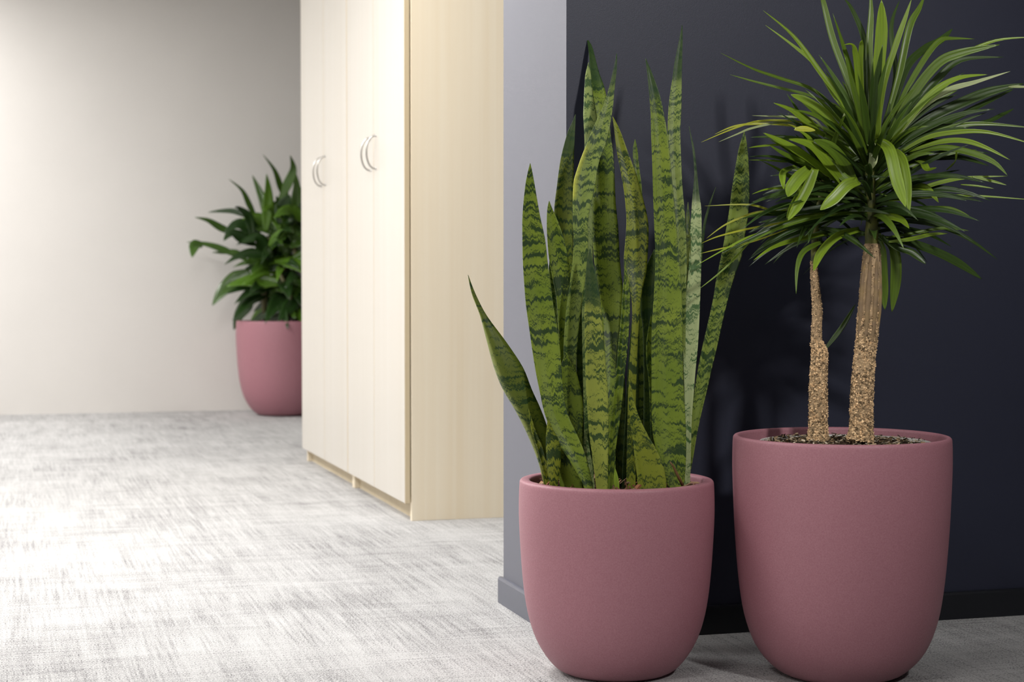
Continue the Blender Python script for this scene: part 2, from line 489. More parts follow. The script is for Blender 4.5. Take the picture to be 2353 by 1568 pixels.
def snake_leaf(parent, D, stations, d0, d1, fold=0.25, mid=None, dark_tip=0.0, pale=0.0, shade=0.0, margin=None, n=40, bow=0.0, strip=None, name='leaf'):
    """stations from tip to base: (y, left, right) seen in the photo; d0/d1 depth offsets of base and tip from the pot's axis"""
    st = stations[::-1]
    b_ = st[0]; st = [(b_[0] + 40, (b_[1] * 3 + b_[2]) / 4, (b_[1] + b_[2] * 3) / 4)] + st
    # parametrise by y
    cur = smooth_curve([(float(i),) + tuple(map(float, s)) for i, s in enumerate(st)], n)
    rows, tints, uvs = [], [], []
    nu = 9; acc = 0; prev = None
    for i, (_, y, xl, xr) in enumerate(cur):
        if xr < xl + 0.3: xr = xl + 0.3
        t = i / n
        d = D + d0 + (d1 - d0) * t + bow * math.sin(math.pi * t)
        a, b = P(xl, y, d), P(xr, y, d)
        w = (b - a).length
        mu = mid if mid is not None else 0.5
        row = []
        for j in range(nu):
            u = j / (nu - 1)
            # channel: the middle lies deeper (fold>0) or stands proud (fold<0)
            s = 1 - abs(2 * u - 1) ** 1.6
            uu = u + (mu - 0.5) * 4 * u * (1 - u)
            q = a.lerp(b, uu) + FWD * (fold * w * s)
            row.append(q)
        c = row[nu // 2]
        if prev is not None: acc += (c - prev).length
        prev = c
        for j in range(nu):
            uvs.append(((j / (nu - 1) - 0.5) * max(w, 0.012), acc))
        rows.append(row)
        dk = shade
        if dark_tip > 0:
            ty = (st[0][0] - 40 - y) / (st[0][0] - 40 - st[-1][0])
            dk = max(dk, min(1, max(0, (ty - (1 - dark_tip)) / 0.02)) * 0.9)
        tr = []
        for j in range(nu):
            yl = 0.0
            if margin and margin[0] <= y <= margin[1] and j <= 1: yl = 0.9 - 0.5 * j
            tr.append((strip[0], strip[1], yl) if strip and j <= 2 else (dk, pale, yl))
        tints.append(tr)
    return ribbon(name, rows, parent, M_snake, tints, nu, uvs, 0.0045)

def tube(name, pts, radii, parent, mat, tint, k=14, lump=0.0, seed=0):
    vs, fs, cols = [], [], []
    m_ = len(pts)
    for i, (p, r) in enumerate(zip(pts, radii)):
        t = (pts[min(i + 1, m_ - 1)] - pts[max(i - 1, 0)]).normalized()
        a = t.cross(Vector((0.3, 1, 0.1))).normalized(); b = t.cross(a)
        for j in range(k):
            q = 2 * math.pi * j / k
            rr = r * (1 + lump * mnoise.noise(Vector((math.cos(q) * 2 + seed, math.sin(q) * 2, p.z * 60))))
            vs.append(tuple(p + (a * math.cos(q) + b * math.sin(q)) * rr - parent.location))
            c = tint(i / (m_ - 1), j / k) if callable(tint) else tint
            cols += [c[0], c[1], c[2], 1]
    for i in range(m_ - 1):
        for j in range(k):
            fs.append((i * k + j, i * k + (j + 1) % k, (i + 1) * k + (j + 1) % k, (i + 1) * k + j))
    fs += [tuple(range(k))[::-1], tuple((m_ - 1) * k + j for j in range(k))]
    me = bpy.data.meshes.new(name); me.from_pydata(vs, [], fs); me.update()
    me.attributes.new('tint', 'FLOAT_COLOR', 'POINT').data.foreach_set('color', cols)
    bm = bmesh.new(); bm.from_mesh(me); bmesh.ops.recalc_face_normals(bm, faces=bm.faces[:]); bm.to_mesh(me); bm.free()
    return link_mesh(name, me, mat, parent, True)

def chips(name, count, R, z, parent, palette, lo, hi, seed, rmin=0.0, lift=0.004):
    """loose wood chips and bits lying on the soil"""
    rnd = random.Random(seed); vs, fs, cols = [], [], []
    for _ in range(count):
        rr = math.sqrt(rnd.uniform(rmin ** 2, 1)) * R; th = rnd.uniform(0, 2 * math.pi)
        c = Vector((rr * math.cos(th), rr * math.sin(th), z + rnd.uniform(0, lift)))
        L = rnd.uniform(lo, hi); wd = L * rnd.uniform(0.18, 0.45); tk = L * rnd.uniform(0.06, 0.16)
        e = Matrix.Rotation(rnd.uniform(0, 6.28), 3, 'Z') @ Matrix.Rotation(rnd.gauss(0, 0.35), 3, 'Y') @ Matrix.Rotation(rnd.gauss(0, 0.5), 3, 'X')
        b = len(vs)
        for sx, sy, sz in ((-1, -.6, -1), (1, -1, -1), (.8, .9, -1), (-.9, 1, -1), (-.8, -.5, 1), (.9, -.8, 1), (.7, .8, 1), (-1, .7, 1)):
            vs.append(tuple(c + e @ Vector((sx * L / 2, sy * wd / 2, sz * tk / 2))))
        fs += [tuple(b + k for k in f) for f in ((3, 2, 1, 0), (4, 5, 6, 7), (0, 1, 5, 4), (1, 2, 6, 5), (2, 3, 7, 6), (3, 0, 4, 7))]
        col = rnd.choice(palette); g = rnd.uniform(0.6, 1.25)
        cols += [col[0] * g, col[1] * g, col[2] * g, 1] * 8
    me = bpy.data.meshes.new(name); me.from_pydata(vs, [], fs); me.update()
    me.attributes.new('tint', 'FLOAT_COLOR', 'POINT').data.foreach_set('color', cols)
    o = link_mesh(name, me, M_chip, parent, False); o['kind'] = 'stuff'
    return o
def soil_disc(R, z, parent, seed):
    rings = 14; k = 48; vs = [(0, 0, z + 0.006)]; fs = []
    for i in range(1, rings + 1):
        for j in range(k):
            a = 2 * math.pi * j / k; r = R * i / rings
            h = 0.007 * mnoise.noise(Vector((r * 40 * math.cos(a), r * 40 * math.sin(a), seed))) + 0.006 * (1 - i / rings)
            vs.append((r * math.cos(a), r * math.sin(a), z + h))
    for j in range(k): fs.append((0, 1 + j, 1 + (j + 1) % k))
    for i in range(rings - 1):
        for j in range(k):
            a = 1 + i * k
            fs.append((a + j, a + k + j, a + k + (j + 1) % k, a + (j + 1) % k))
    me = bpy.data.meshes.new('soil'); me.from_pydata(vs, [], fs); me.update()
    return link_mesh('soil', me, M_soil, parent, True)

# ------------------------------------------------------------------ snake plant in the left pot
c1 = FLOOR(1415.5, 1543); D1 = c1.dot(FWD)
R1 = 225 * D1 / F
h1 = P(1415.5, 1101, D1).z
snake = thing('potted_snake_plant', 'tall banded snake plant in a plum pink round pot by the grey wall end', 'potted plant', c1)
pm = pot_mesh(R1, h1, 0.021)
link_mesh('pot', pm, M_pot, snake)
soil_disc(R1 * 0.885, h1 - 0.026, snake, 3)
chips('wood_chip', 230, R1 * 0.84, h1 - 0.015, snake, [(0.24, 0.10, 0.05), (0.34, 0.17, 0.09), (0.13, 0.06, 0.035), (0.42, 0.27, 0.16)], 0.008, 0.026, 5, lift=0.012)
B = 1120
LEAVES = [
 # far left leaning leaf, folded
 dict(s=[(632,1075,1076),(676,1084,1093),(726,1103,1119),(787,1119,1164),(845,1135,1202),(895,1155,1222),(944,1184,1244),(1000,1212,1262),(1060,1236,1264),(B,1250,1266)], d0=-.02, d1=-.06, fold=-.28, mid=.30, shade=.58, strip=(.08,.28)),
 dict(s=[(940,1214,1215),(985,1221,1229),(1040,1238,1250),(B,1256,1266)], d0=-.035, d1=-.06, fold=.2),
 dict(s=[(375,1218,1218.6),(400,1212,1224),(429,1207,1229),(494,1201,1240),(550,1201,1252),(600,1202,1257.5),(650,1205,1264),(700,1209,1271),(750,1216,1279.5),(800,1223,1286),(850,1231,1290),(900,1241,1294),(950,1252,1303),(1000,1272,1326),(1050,1304,1346),(B+5,1345,1363)], d0=-.115, d1=-.06, fold=.16, bow=.02),
 dict(s=[(462,1261.5,1262.5),(480,1258,1269),(510,1257,1282),(545,1258,1294),(600,1263,1306),(650,1273,1309),(700,1281,1308),(850,1288,1312),(B,1298,1326)], d0=-.03, d1=-.02, fold=.15),
 dict(s=[(263,1322,1323),(285,1313,1322),(306,1304,1321),(364,1289,1318.5),(429,1280,1317),(482,1274,1316),(540,1276,1317),(620,1279,1318),(700,1281,1317),(800,1284,1316),(900,1290,1322),(B,1303,1334)], d0=.02, d1=.06, fold=.12, dark_tip=.13, shade=.5),
 # tall twin-tipped leaf at the wall
 dict(s=[(88,1348,1349),(105,1351,1360),(130,1354,1367),(165,1356,1376),(195,1358,1387),(222,1362,1393),(300,1369,1402),(365,1371,1410),(460,1364,1414),(520,1362,1420),(600,1366,1424),(665,1374,1431),(700,1378,1429),(740,1383,1426),(800,1387,1422),(850,1390,1419),(910,1393,1414),(B,1393,1414)], d0=.0, d1=.29, fold=.12, dark_tip=.12),
 dict(s=[(143,1352,1352.6),(172,1345,1358),(205,1342.5,1362),(235,1341,1366),(265,1340,1371),(300,1342,1373),(340,1343,1371),(400,1338,1366),(600,1335,1362),(B,1345,1365)], d0=-.01, d1=.10, fold=-.1, pale=.35, shade=.12),
 dict(s=[(123,1416.5,1417.5),(153,1411,1418),(205,1399,1412),(240,1388,1409),(260,1379,1406),(285,1368,1402),(310,1357,1396),(335,1347,1390),(365,1335,1378),(395,1325,1371),(417,1319,1369),(450,1317,1362),(480,1317,1355),(515,1317,1350),(550,1319,1351),(600,1316,1349),(650,1310,1343),(700,1303,1337),(750,1299,1330),(800,1296,1326),(850,1297,1323),(1000,1300,1322),(B,1304,1324)], d0=-.05, d1=.02, fold=.14, dark_tip=.085, pale=.12, margin=(345,455), bow=-.02),
 # short front leaf beside the left leaf
 dict(s=[(810,1302,1303),(830,1293,1311),(850,1288,1322),(890,1282,1333),(930,1280,1339),(970,1286,1339),(1000,1296,1338),(1050,1308,1340),(B,1322,1346)], d0=-.07, d1=-.05, fold=.15),
 dict(s=[(573,1355,1357),(600,1349,1362),(640,1346,1371),(700,1344,1380),(750,1344,1384),(800,1345,1388),(850,1346,1392),(900,1348,1396),(950,1351,1398),(1000,1355,1398),(1050,1362,1397),(B+3,1371,1396)], d0=-.125, d1=-.08, fold=.15, dark_tip=.24, pale=.1),
 dict(s=[(600,1436.6,1437.4),(640,1434,1442),(680,1431,1447),(740,1427,1445),(800,1421,1441),(875,1415,1433),(950,1407,1426),(1030,1399,1414),(B+3,1395,1406)], d0=-.10, d1=-.03, fold=.35),
 dict(s=[(268,1407.5,1408.5),(300,1412,1425),(350,1418,1443),(395,1427,1460),(440,1434.6,1473),(497,1440,1487),(535,1439,1490),(600,1434,1487),(630,1438,1484),(660,1447,1477),(700,1453,1471),(750,1453,1468),(800,1450,1465),(850,1446,1463),(950,1443,1460),(B,1440,1460)], d0=-.02, d1=.06, fold=.13, shade=.08),
 dict(s=[(320,1459,1459.6),(345,1454.5,1465),(385,1457,1469),(450,1458,1476),(600,1460,1480),(B,1455,1478)], d0=.06, d1=.12, fold=.1, shade=.3),
 # broad leaf right of centre
 dict(s=[(134,1483,1484),(150,1485,1491),(172,1488,1500),(214,1492,1515),(264,1496,1526),(306,1497,1533),(383,1500,1541),(460,1502,1548),(536,1505,1555),(600,1507,1560),(650,1505,1565),(700,1502,1567),(750,1499,1568),(800,1498,1569),(850,1498,1569),(900,1498,1571),(950,1498,1574),(1000,1501,1576),(1050,1513,1576),(B+3,1537,1571)], d0=-.085, d1=.02, fold=.15, dark_tip=.11),
 dict(s=[(58,1567,1568),(95,1560,1568.5),(140,1551,1567.5),(180,1545.6,1566.5),(218,1540,1566),(260,1536,1565),(300,1535,1563),(365,1535,1565),(430,1540,1568),(500,1545,1574),(600,1548,1578),(700,1550,1576),(B,1545,1570)], d0=-.03, d1=.10, fold=.12, dark_tip=.13, pale=.2),
 # pale silvery leaf
 dict(s=[(290,1583,1583.6),(318,1587.5,1590),(345,1591.5,1596),(400,1596,1602),(450,1592,1607),(478,1590,1611),(535,1586,1612),(600,1584,1611),(650,1580,1610),(700,1576,1608),(750,1573,1606),(800,1571,1603),(850,1571,1598),(900,1573,1594),(950,1573,1590),(1000,1572,1588),(B-5,1568,1585)], d0=-.045, d1=.05, fold=.14, dark_tip=.22, pale=.95),
 dict(s=[(465,1580.6,1581.4),(500,1576.5,1585),(540,1576,1586),(600,1576,1587),(B-4,1565,1580)], d0=.0, d1=.03, fold=.1, shade=.6),
 # right leaning leaf
 dict(s=[(303,1710,1710.8),(337,1699,1717),(380,1691,1720),(430,1683,1721.5),(480,1677,1720),(535,1668,1712),(590,1658,1703),(640,1647,1685),(690,1639,1671),(740,1628,1659),(800,1614,1646),(845,1605,1635),(895,1597,1624),(940,1589,1613),(990,1583,1602),(1050,1575,1592),(B-6,1566,1581)], d0=-.03, d1=.03, fold=.22, mid=.62, pale=.1),
 # leaves in the heart of the clump, its inner shade put into their colour
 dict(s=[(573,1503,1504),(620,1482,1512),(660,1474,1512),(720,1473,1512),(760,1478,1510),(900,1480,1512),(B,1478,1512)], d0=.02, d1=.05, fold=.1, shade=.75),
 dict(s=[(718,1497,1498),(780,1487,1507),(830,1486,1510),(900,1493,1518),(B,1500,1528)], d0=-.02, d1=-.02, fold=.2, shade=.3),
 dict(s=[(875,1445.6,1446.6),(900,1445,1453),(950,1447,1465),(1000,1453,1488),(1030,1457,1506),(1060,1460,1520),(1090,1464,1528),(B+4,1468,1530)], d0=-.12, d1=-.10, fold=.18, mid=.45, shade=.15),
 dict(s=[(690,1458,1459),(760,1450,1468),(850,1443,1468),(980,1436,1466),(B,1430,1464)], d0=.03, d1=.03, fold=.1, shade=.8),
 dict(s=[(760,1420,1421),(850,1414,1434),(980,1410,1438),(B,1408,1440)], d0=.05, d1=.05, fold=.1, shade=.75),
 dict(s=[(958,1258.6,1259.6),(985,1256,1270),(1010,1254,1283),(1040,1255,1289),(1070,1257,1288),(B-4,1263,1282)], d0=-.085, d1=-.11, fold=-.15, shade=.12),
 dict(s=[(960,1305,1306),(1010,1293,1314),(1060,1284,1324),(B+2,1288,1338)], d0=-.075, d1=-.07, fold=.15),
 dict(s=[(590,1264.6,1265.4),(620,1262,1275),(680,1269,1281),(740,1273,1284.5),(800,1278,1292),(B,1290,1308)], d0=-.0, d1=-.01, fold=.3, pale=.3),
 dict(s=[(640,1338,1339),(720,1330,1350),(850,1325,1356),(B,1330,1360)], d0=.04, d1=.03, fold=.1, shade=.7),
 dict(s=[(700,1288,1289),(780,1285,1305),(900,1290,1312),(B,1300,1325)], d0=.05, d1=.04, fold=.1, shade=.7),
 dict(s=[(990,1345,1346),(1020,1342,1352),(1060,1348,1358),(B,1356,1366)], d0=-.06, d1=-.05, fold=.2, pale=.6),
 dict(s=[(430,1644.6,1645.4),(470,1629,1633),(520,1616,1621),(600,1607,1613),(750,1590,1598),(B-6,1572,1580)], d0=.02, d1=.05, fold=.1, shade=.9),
]
for L in LEAVES:
    L = dict(L); st = L.pop('s')
    snake_leaf(snake, D1, st, **L)
# small bright shoot and a dry brown twig
def simple_tint_leaf(name, parent, pts, w, tint, mat, thick=0.0012, n=16, seed=0, cup=0.18, tip=0.55, twist=0.0, side=None, base_w=0.45):
    """strap leaf along 3-D points (base to tip), width w in metres"""
    cur = [Vector(q) for q in smooth_curve([tuple(q) for q in pts], n)]
    rnd = random.Random(seed); rows, tints, uvs = [], [], []; nu = 5; acc = 0
    ph = rnd.uniform(-0.5, 0.5)
    for i, c in enumerate(cur):
        t = i / n
        tg = (cur[min(i + 1, n)] - cur[max(i - 1, 0)]).normalized()
        view = Vector((0, 0, CAM_H)) - c
        up = side if side is not None else (Vector((0, 0, 1)) * 0.6 + view.normalized())
        sd = tg.cross(up)
        if sd.length < 1e-4: sd = tg.cross(Vector((1, 0, 0)))
        sd.normalize()
        if twist: sd = Matrix.Rotation(ph * 0.6 + twist * (t - 0.3), 3, tg) @ sd
        nrm = sd.cross(tg).normalized()
        ww = w * (base_w + (1 - base_w) * min(1, t / 0.3)) * (1 if t < tip else max(0.02, 1 - ((t - tip) / (1 - tip)) ** 1.6))
        row = []
        for j in range(nu):
            u = j / (nu - 1) * 2 - 1
            row.append(c + sd * (u * ww / 2) - nrm * (cup * ww * (1 - u * u)))
            uvs.append((u * ww / 2, acc))
        rows.append(row)
        if i < n: acc += (cur[i + 1] - c).length
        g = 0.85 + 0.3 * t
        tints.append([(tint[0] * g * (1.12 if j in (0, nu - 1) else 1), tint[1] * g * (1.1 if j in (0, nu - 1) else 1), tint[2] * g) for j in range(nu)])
    return ribbon(name, rows, parent, mat, tints, nu, uvs, thick)
simple_tint_leaf('shoot', snake, [P(1418, 1124, D1 - .135), P(1416, 1100, D1 - .135), P(1413.5, 1077, D1 - .135)], 0.009, (0.24, 0.36, 0.03), M_strap, base_w=.9, tip=.3)
tube('dry_twig', [P(1569, 1116, D1 - .105), P(1556, 1090, D1 - .11), P(1546, 1070, D1 - .115), P(1540, 1062, D1 - .12)], [.003, .0028, .002, .001], snake, M_cane, (0.16, 0.09, 0.035), k=7)

# ------------------------------------------------------------------ dracaena in the right pot
c2 = FLOOR(1930, 1549); D2 = c2.dot(FWD)
R2 = 249 * D2 / F
h2 = P(1930, 1001, D2).z
drac = thing('potted_dracaena', 'two-stemmed dracaena with strappy leaves in the largest plum pink pot by the navy wall', 'potted plant', c2)
PROFILE2 = [(0.505, 0.005), (0.60, 0.027), (0.725, 0.082), (0.815, 0.15), (0.885, 0.245), (0.925, 0.345), (0.953, 0.46), (0.976, 0.60), (0.99, 0.73), (1.0, 0.86), (0.999, 0.95), (0.995, 0.988)]
link_mesh('pot', pot_mesh(R2, h2, 0.012, PROFILE2), M_pot, drac)
sd = soil_disc(R2 * 0.765, h2 - 0.018, drac, 9); sd.location.x = 0.008
RL = R2 * 0.775
ln = lathe([(RL - 0.001, h2 - 0.06), (RL + 0.001, h2 - 0.060), (RL + 0.003, h2 - 0.014), (RL + 0.002, h2 - 0.012), (RL - 0.001, h2 - 0.013), (RL - 0.002, h2 - 0.06), (RL - 0.001, h2 - 0.06)])
lo = link_mesh('inner_liner', ln, M_liner, drac); lo.location.x = 0.008; lo['label'] = 'whitish rim of the inner nursery pot'
# dark ring of soil outside the liner, deep in the pot
me = lathe([(RL + 0.001, h2 - 0.055), (R2 * 0.96, h2 - 0.055)]); me.name = 'soil_ring'
link_mesh('soil_ring', me, M_soil, drac)
pal2 = [(0.30, 0.20, 0.11), (0.42, 0.31, 0.19), (0.10, 0.07, 0.04), (0.06, 0.05, 0.03), (0.52, 0.44, 0.33)]
ch = chips('bark_crumb', 900, R2 * 0.74, h2 - 0.016, drac, pal2, 0.003, 0.013, 15, lift=0.008); ch.location.x = 0.008
CB = lambda X, Y: (1600 + X / 2.376, 400 + Y / 2.376)
CA = lambda X, Y: (1600 + X / 3.125, Y / 3.125)
def trunk(spec, dep, fork=None, seed=0):
    cur = smooth_curve([(x, y, r) for x, y, r in spec], 46)
    pts = [P(x, y, D2 + dep) for x, y, r in cur]; rad = [r * D2 / F for x, y, r in cur]
    return pts, rad
TAN = (0.74, 0.52, 0.30)
def flakes(name, pts, rad, parent, count, seed, t0=0.0, t1=1.0, size=(0.0028, 0.0066)):
    """ragged corky bits standing off the cane"""
    rnd = random.Random(seed); vs, fs, cols = [], [], []
    m_ = len(pts)
    for _ in range(count):
        t = rnd.uniform(t0, t1) * (m_ - 1); i = min(int(t), m_ - 2); f = t - i
        p = pts[i].lerp(pts[i + 1], f); r = rad[i] * (1 - f) + rad[i + 1] * f
        ax = (pts[i + 1] - pts[i]).normalized()
        a = ax.cross(Vector((0.3, 1, 0.1))).normalized(); b = ax.cross(a)
        th = rnd.uniform(0, 2 * math.pi); out = a * math.cos(th) + b * math.sin(th); tan = ax.cross(out)
        c = p + out * (r * rnd.uniform(0.94, 1.02)) - parent.location
        s = rnd.uniform(*size); al = rnd.uniform(-0.9, 0.9)
        e1 = (tan * math.cos(al) + ax * math.sin(al)); e2 = (ax * math.cos(al) - tan * math.sin(al)); o2 = out
        k = len(vs)
        tipv = c + o2 * s * rnd.uniform(0.2, 0.6) + e2 * s * rnd.uniform(-0.6, 0.6)
        for q in (c - e1 * s * .55 - e2 * s * .3, c + e1 * s * .55 - e2 * s * .2, c + e2 * s * .55, tipv): vs.append(tuple(q))
        fs += [(k, k + 1, k + 3), (k + 1, k + 2, k + 3), (k + 2, k, k + 3)]
        g = rnd.choice((0.22, 0.55, 0.85, 1.0, 1.2)) * rnd.uniform(0.8, 1.2)
        cols += [TAN[0] * g, TAN[1] * g, TAN[2] * g, 1] * 3 + [TAN[0] * g * 1.25, TAN[1] * g * 1.25, TAN[2] * g * 1.25, 1]
    me = bpy.data.meshes.new(name); me.from_pydata(vs, [], fs); me.update()
    me.attributes.new('tint', 'FLOAT_COLOR', 'POINT').data.foreach_set('color', cols)
    o = link_mesh(name, me, M_trunk, parent, False); o['kind'] = 'stuff'; return o
def bark_tint(t, q):
    n = mnoise.noise(Vector((t * 60, q * 14, 2.0)))
    g = 0.58 + 0.5 * n
    return (TAN[0] * g, TAN[1] * g, TAN[2] * g)
dA, dB = -0.02, 0.02
ptsA, radA = trunk([(1976, 1012, 30), (1979, 985, 26), (1980, 930, 25), (1983, 870, 24.5), (1988, 810, 23), (1993, 760, 23.5), (1997, 700, 24), (2000, 640, 22.5), (2003, 590, 20), (2004, 560, 17)], dA)
tube('trunk', ptsA, radA, drac, M_trunk, bark_tint, 20, 0.10, 1)
flakes('bark_flake', ptsA, radA, drac, 5200, 21, 0.0, 0.62)
flakes('bark_flake', ptsA, [r * 1.0 for r in radA], drac, 1100, 22, 0.55, 0.98, (0.002, 0.004))
ptsB, radB = trunk([(1879, 1012, 25), (1880, 985, 21), (1880, 930, 20.5), (1880, 880, 19.5), (1883, 830, 18.5), (1883, 808, 17), (1877, 790, 13), (1876, 770, 12), (1878, 716, 11.5), (1874, 670, 10), (1871, 630, 8.5), (1870, 600, 7)], dB)
tb = tube('trunk', ptsB, radB, drac, M_trunk, bark_tint, 18, 0.10, 4); tb['label'] = 'thinner left cane of the dracaena'
flakes('bark_flake', ptsB, radB, drac, 3400, 31, 0.0, 0.55)
flakes('bark_flake', ptsB, radB, drac, 1300, 32, 0.5, 1.0, (0.002, 0.004))
tube('cane_stub', [P(1887, 822, D2 + dB), P(1893, 812, D2 + dB), P(1898, 803, D2 + dB)], [10 * D2 / F, 8 * D2 / F, 6 * D2 / F], drac, M_trunk, bark_tint, 12, 0.1, 6)
# vertical ridges of old leaf bases near the top of the thick cane
for k in range(7):
    th = -2.6 + k * 0.72
    pp, rr = [], []
    for i in range(20, 46):
        ax = Vector((0, 0, 1)); o_ = (RIGHT * math.cos(th) - FWD * math.sin(th) * -1)
        o_ = RIGHT * math.cos(th) + FWD * math.sin(th)
        tt = (i - 20) / 25
        pp.append(ptsA[i] + o_ * radA[i] * (0.86 + 0.10 * math.sin(math.pi * tt)))
        rr.append(radA[i] * (0.10 + 0.16 * math.sin(math.pi * min(1, tt * 1.1))))
    tube('bark_ridge', pp, rr, drac, M_trunk, lambda t, q, k=k: (0.36 * (0.7 + 0.5 * abs(mnoise.noise(Vector((t * 30, k * 3.1, 0))))), 0.25 * (0.7 + 0.5 * abs(mnoise.noise(Vector((t * 30, k * 3.1, 0))))), 0.11), 8, 0.25, k)
# green stems inside the crowns
GST = lambda t, q: (0.11 + 0.05 * math.sin(t * 90 + q * 9), 0.12 + 0.05 * math.sin(t * 90 + q * 9), 0.03)
tube('stem', [P(x, y, D2 + dA) for x, y in smooth_curve([(2003, 596), (2003, 500), (2000, 430), (1999, 370), (1999, 318)], 24)], [0.0150 - 0.0055 * min(1, i / 8) for i in range(25)], drac, M_cane, GST, 14, 0.15, 8)
tube('stem', [P(x, y, D2 + dB) for x, y in smooth_curve([(1870, 606), (1872, 560), (1878, 500), (1888, 450), (1895, 400)], 20)], [0.0065] * 21, drac, M_cane, GST, 12, 0.15, 9)
CD = lambda X, Y: (1330 + X / 2.299, Y / 2.299)
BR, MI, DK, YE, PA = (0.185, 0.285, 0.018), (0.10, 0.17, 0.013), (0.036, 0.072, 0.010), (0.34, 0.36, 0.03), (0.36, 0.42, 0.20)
def U(seq, w, tone, dz=0.0, f=CA, sc=3.125, d0=None):
    return ([f(*q) for q in seq], w / sc, tone, dz, d0)
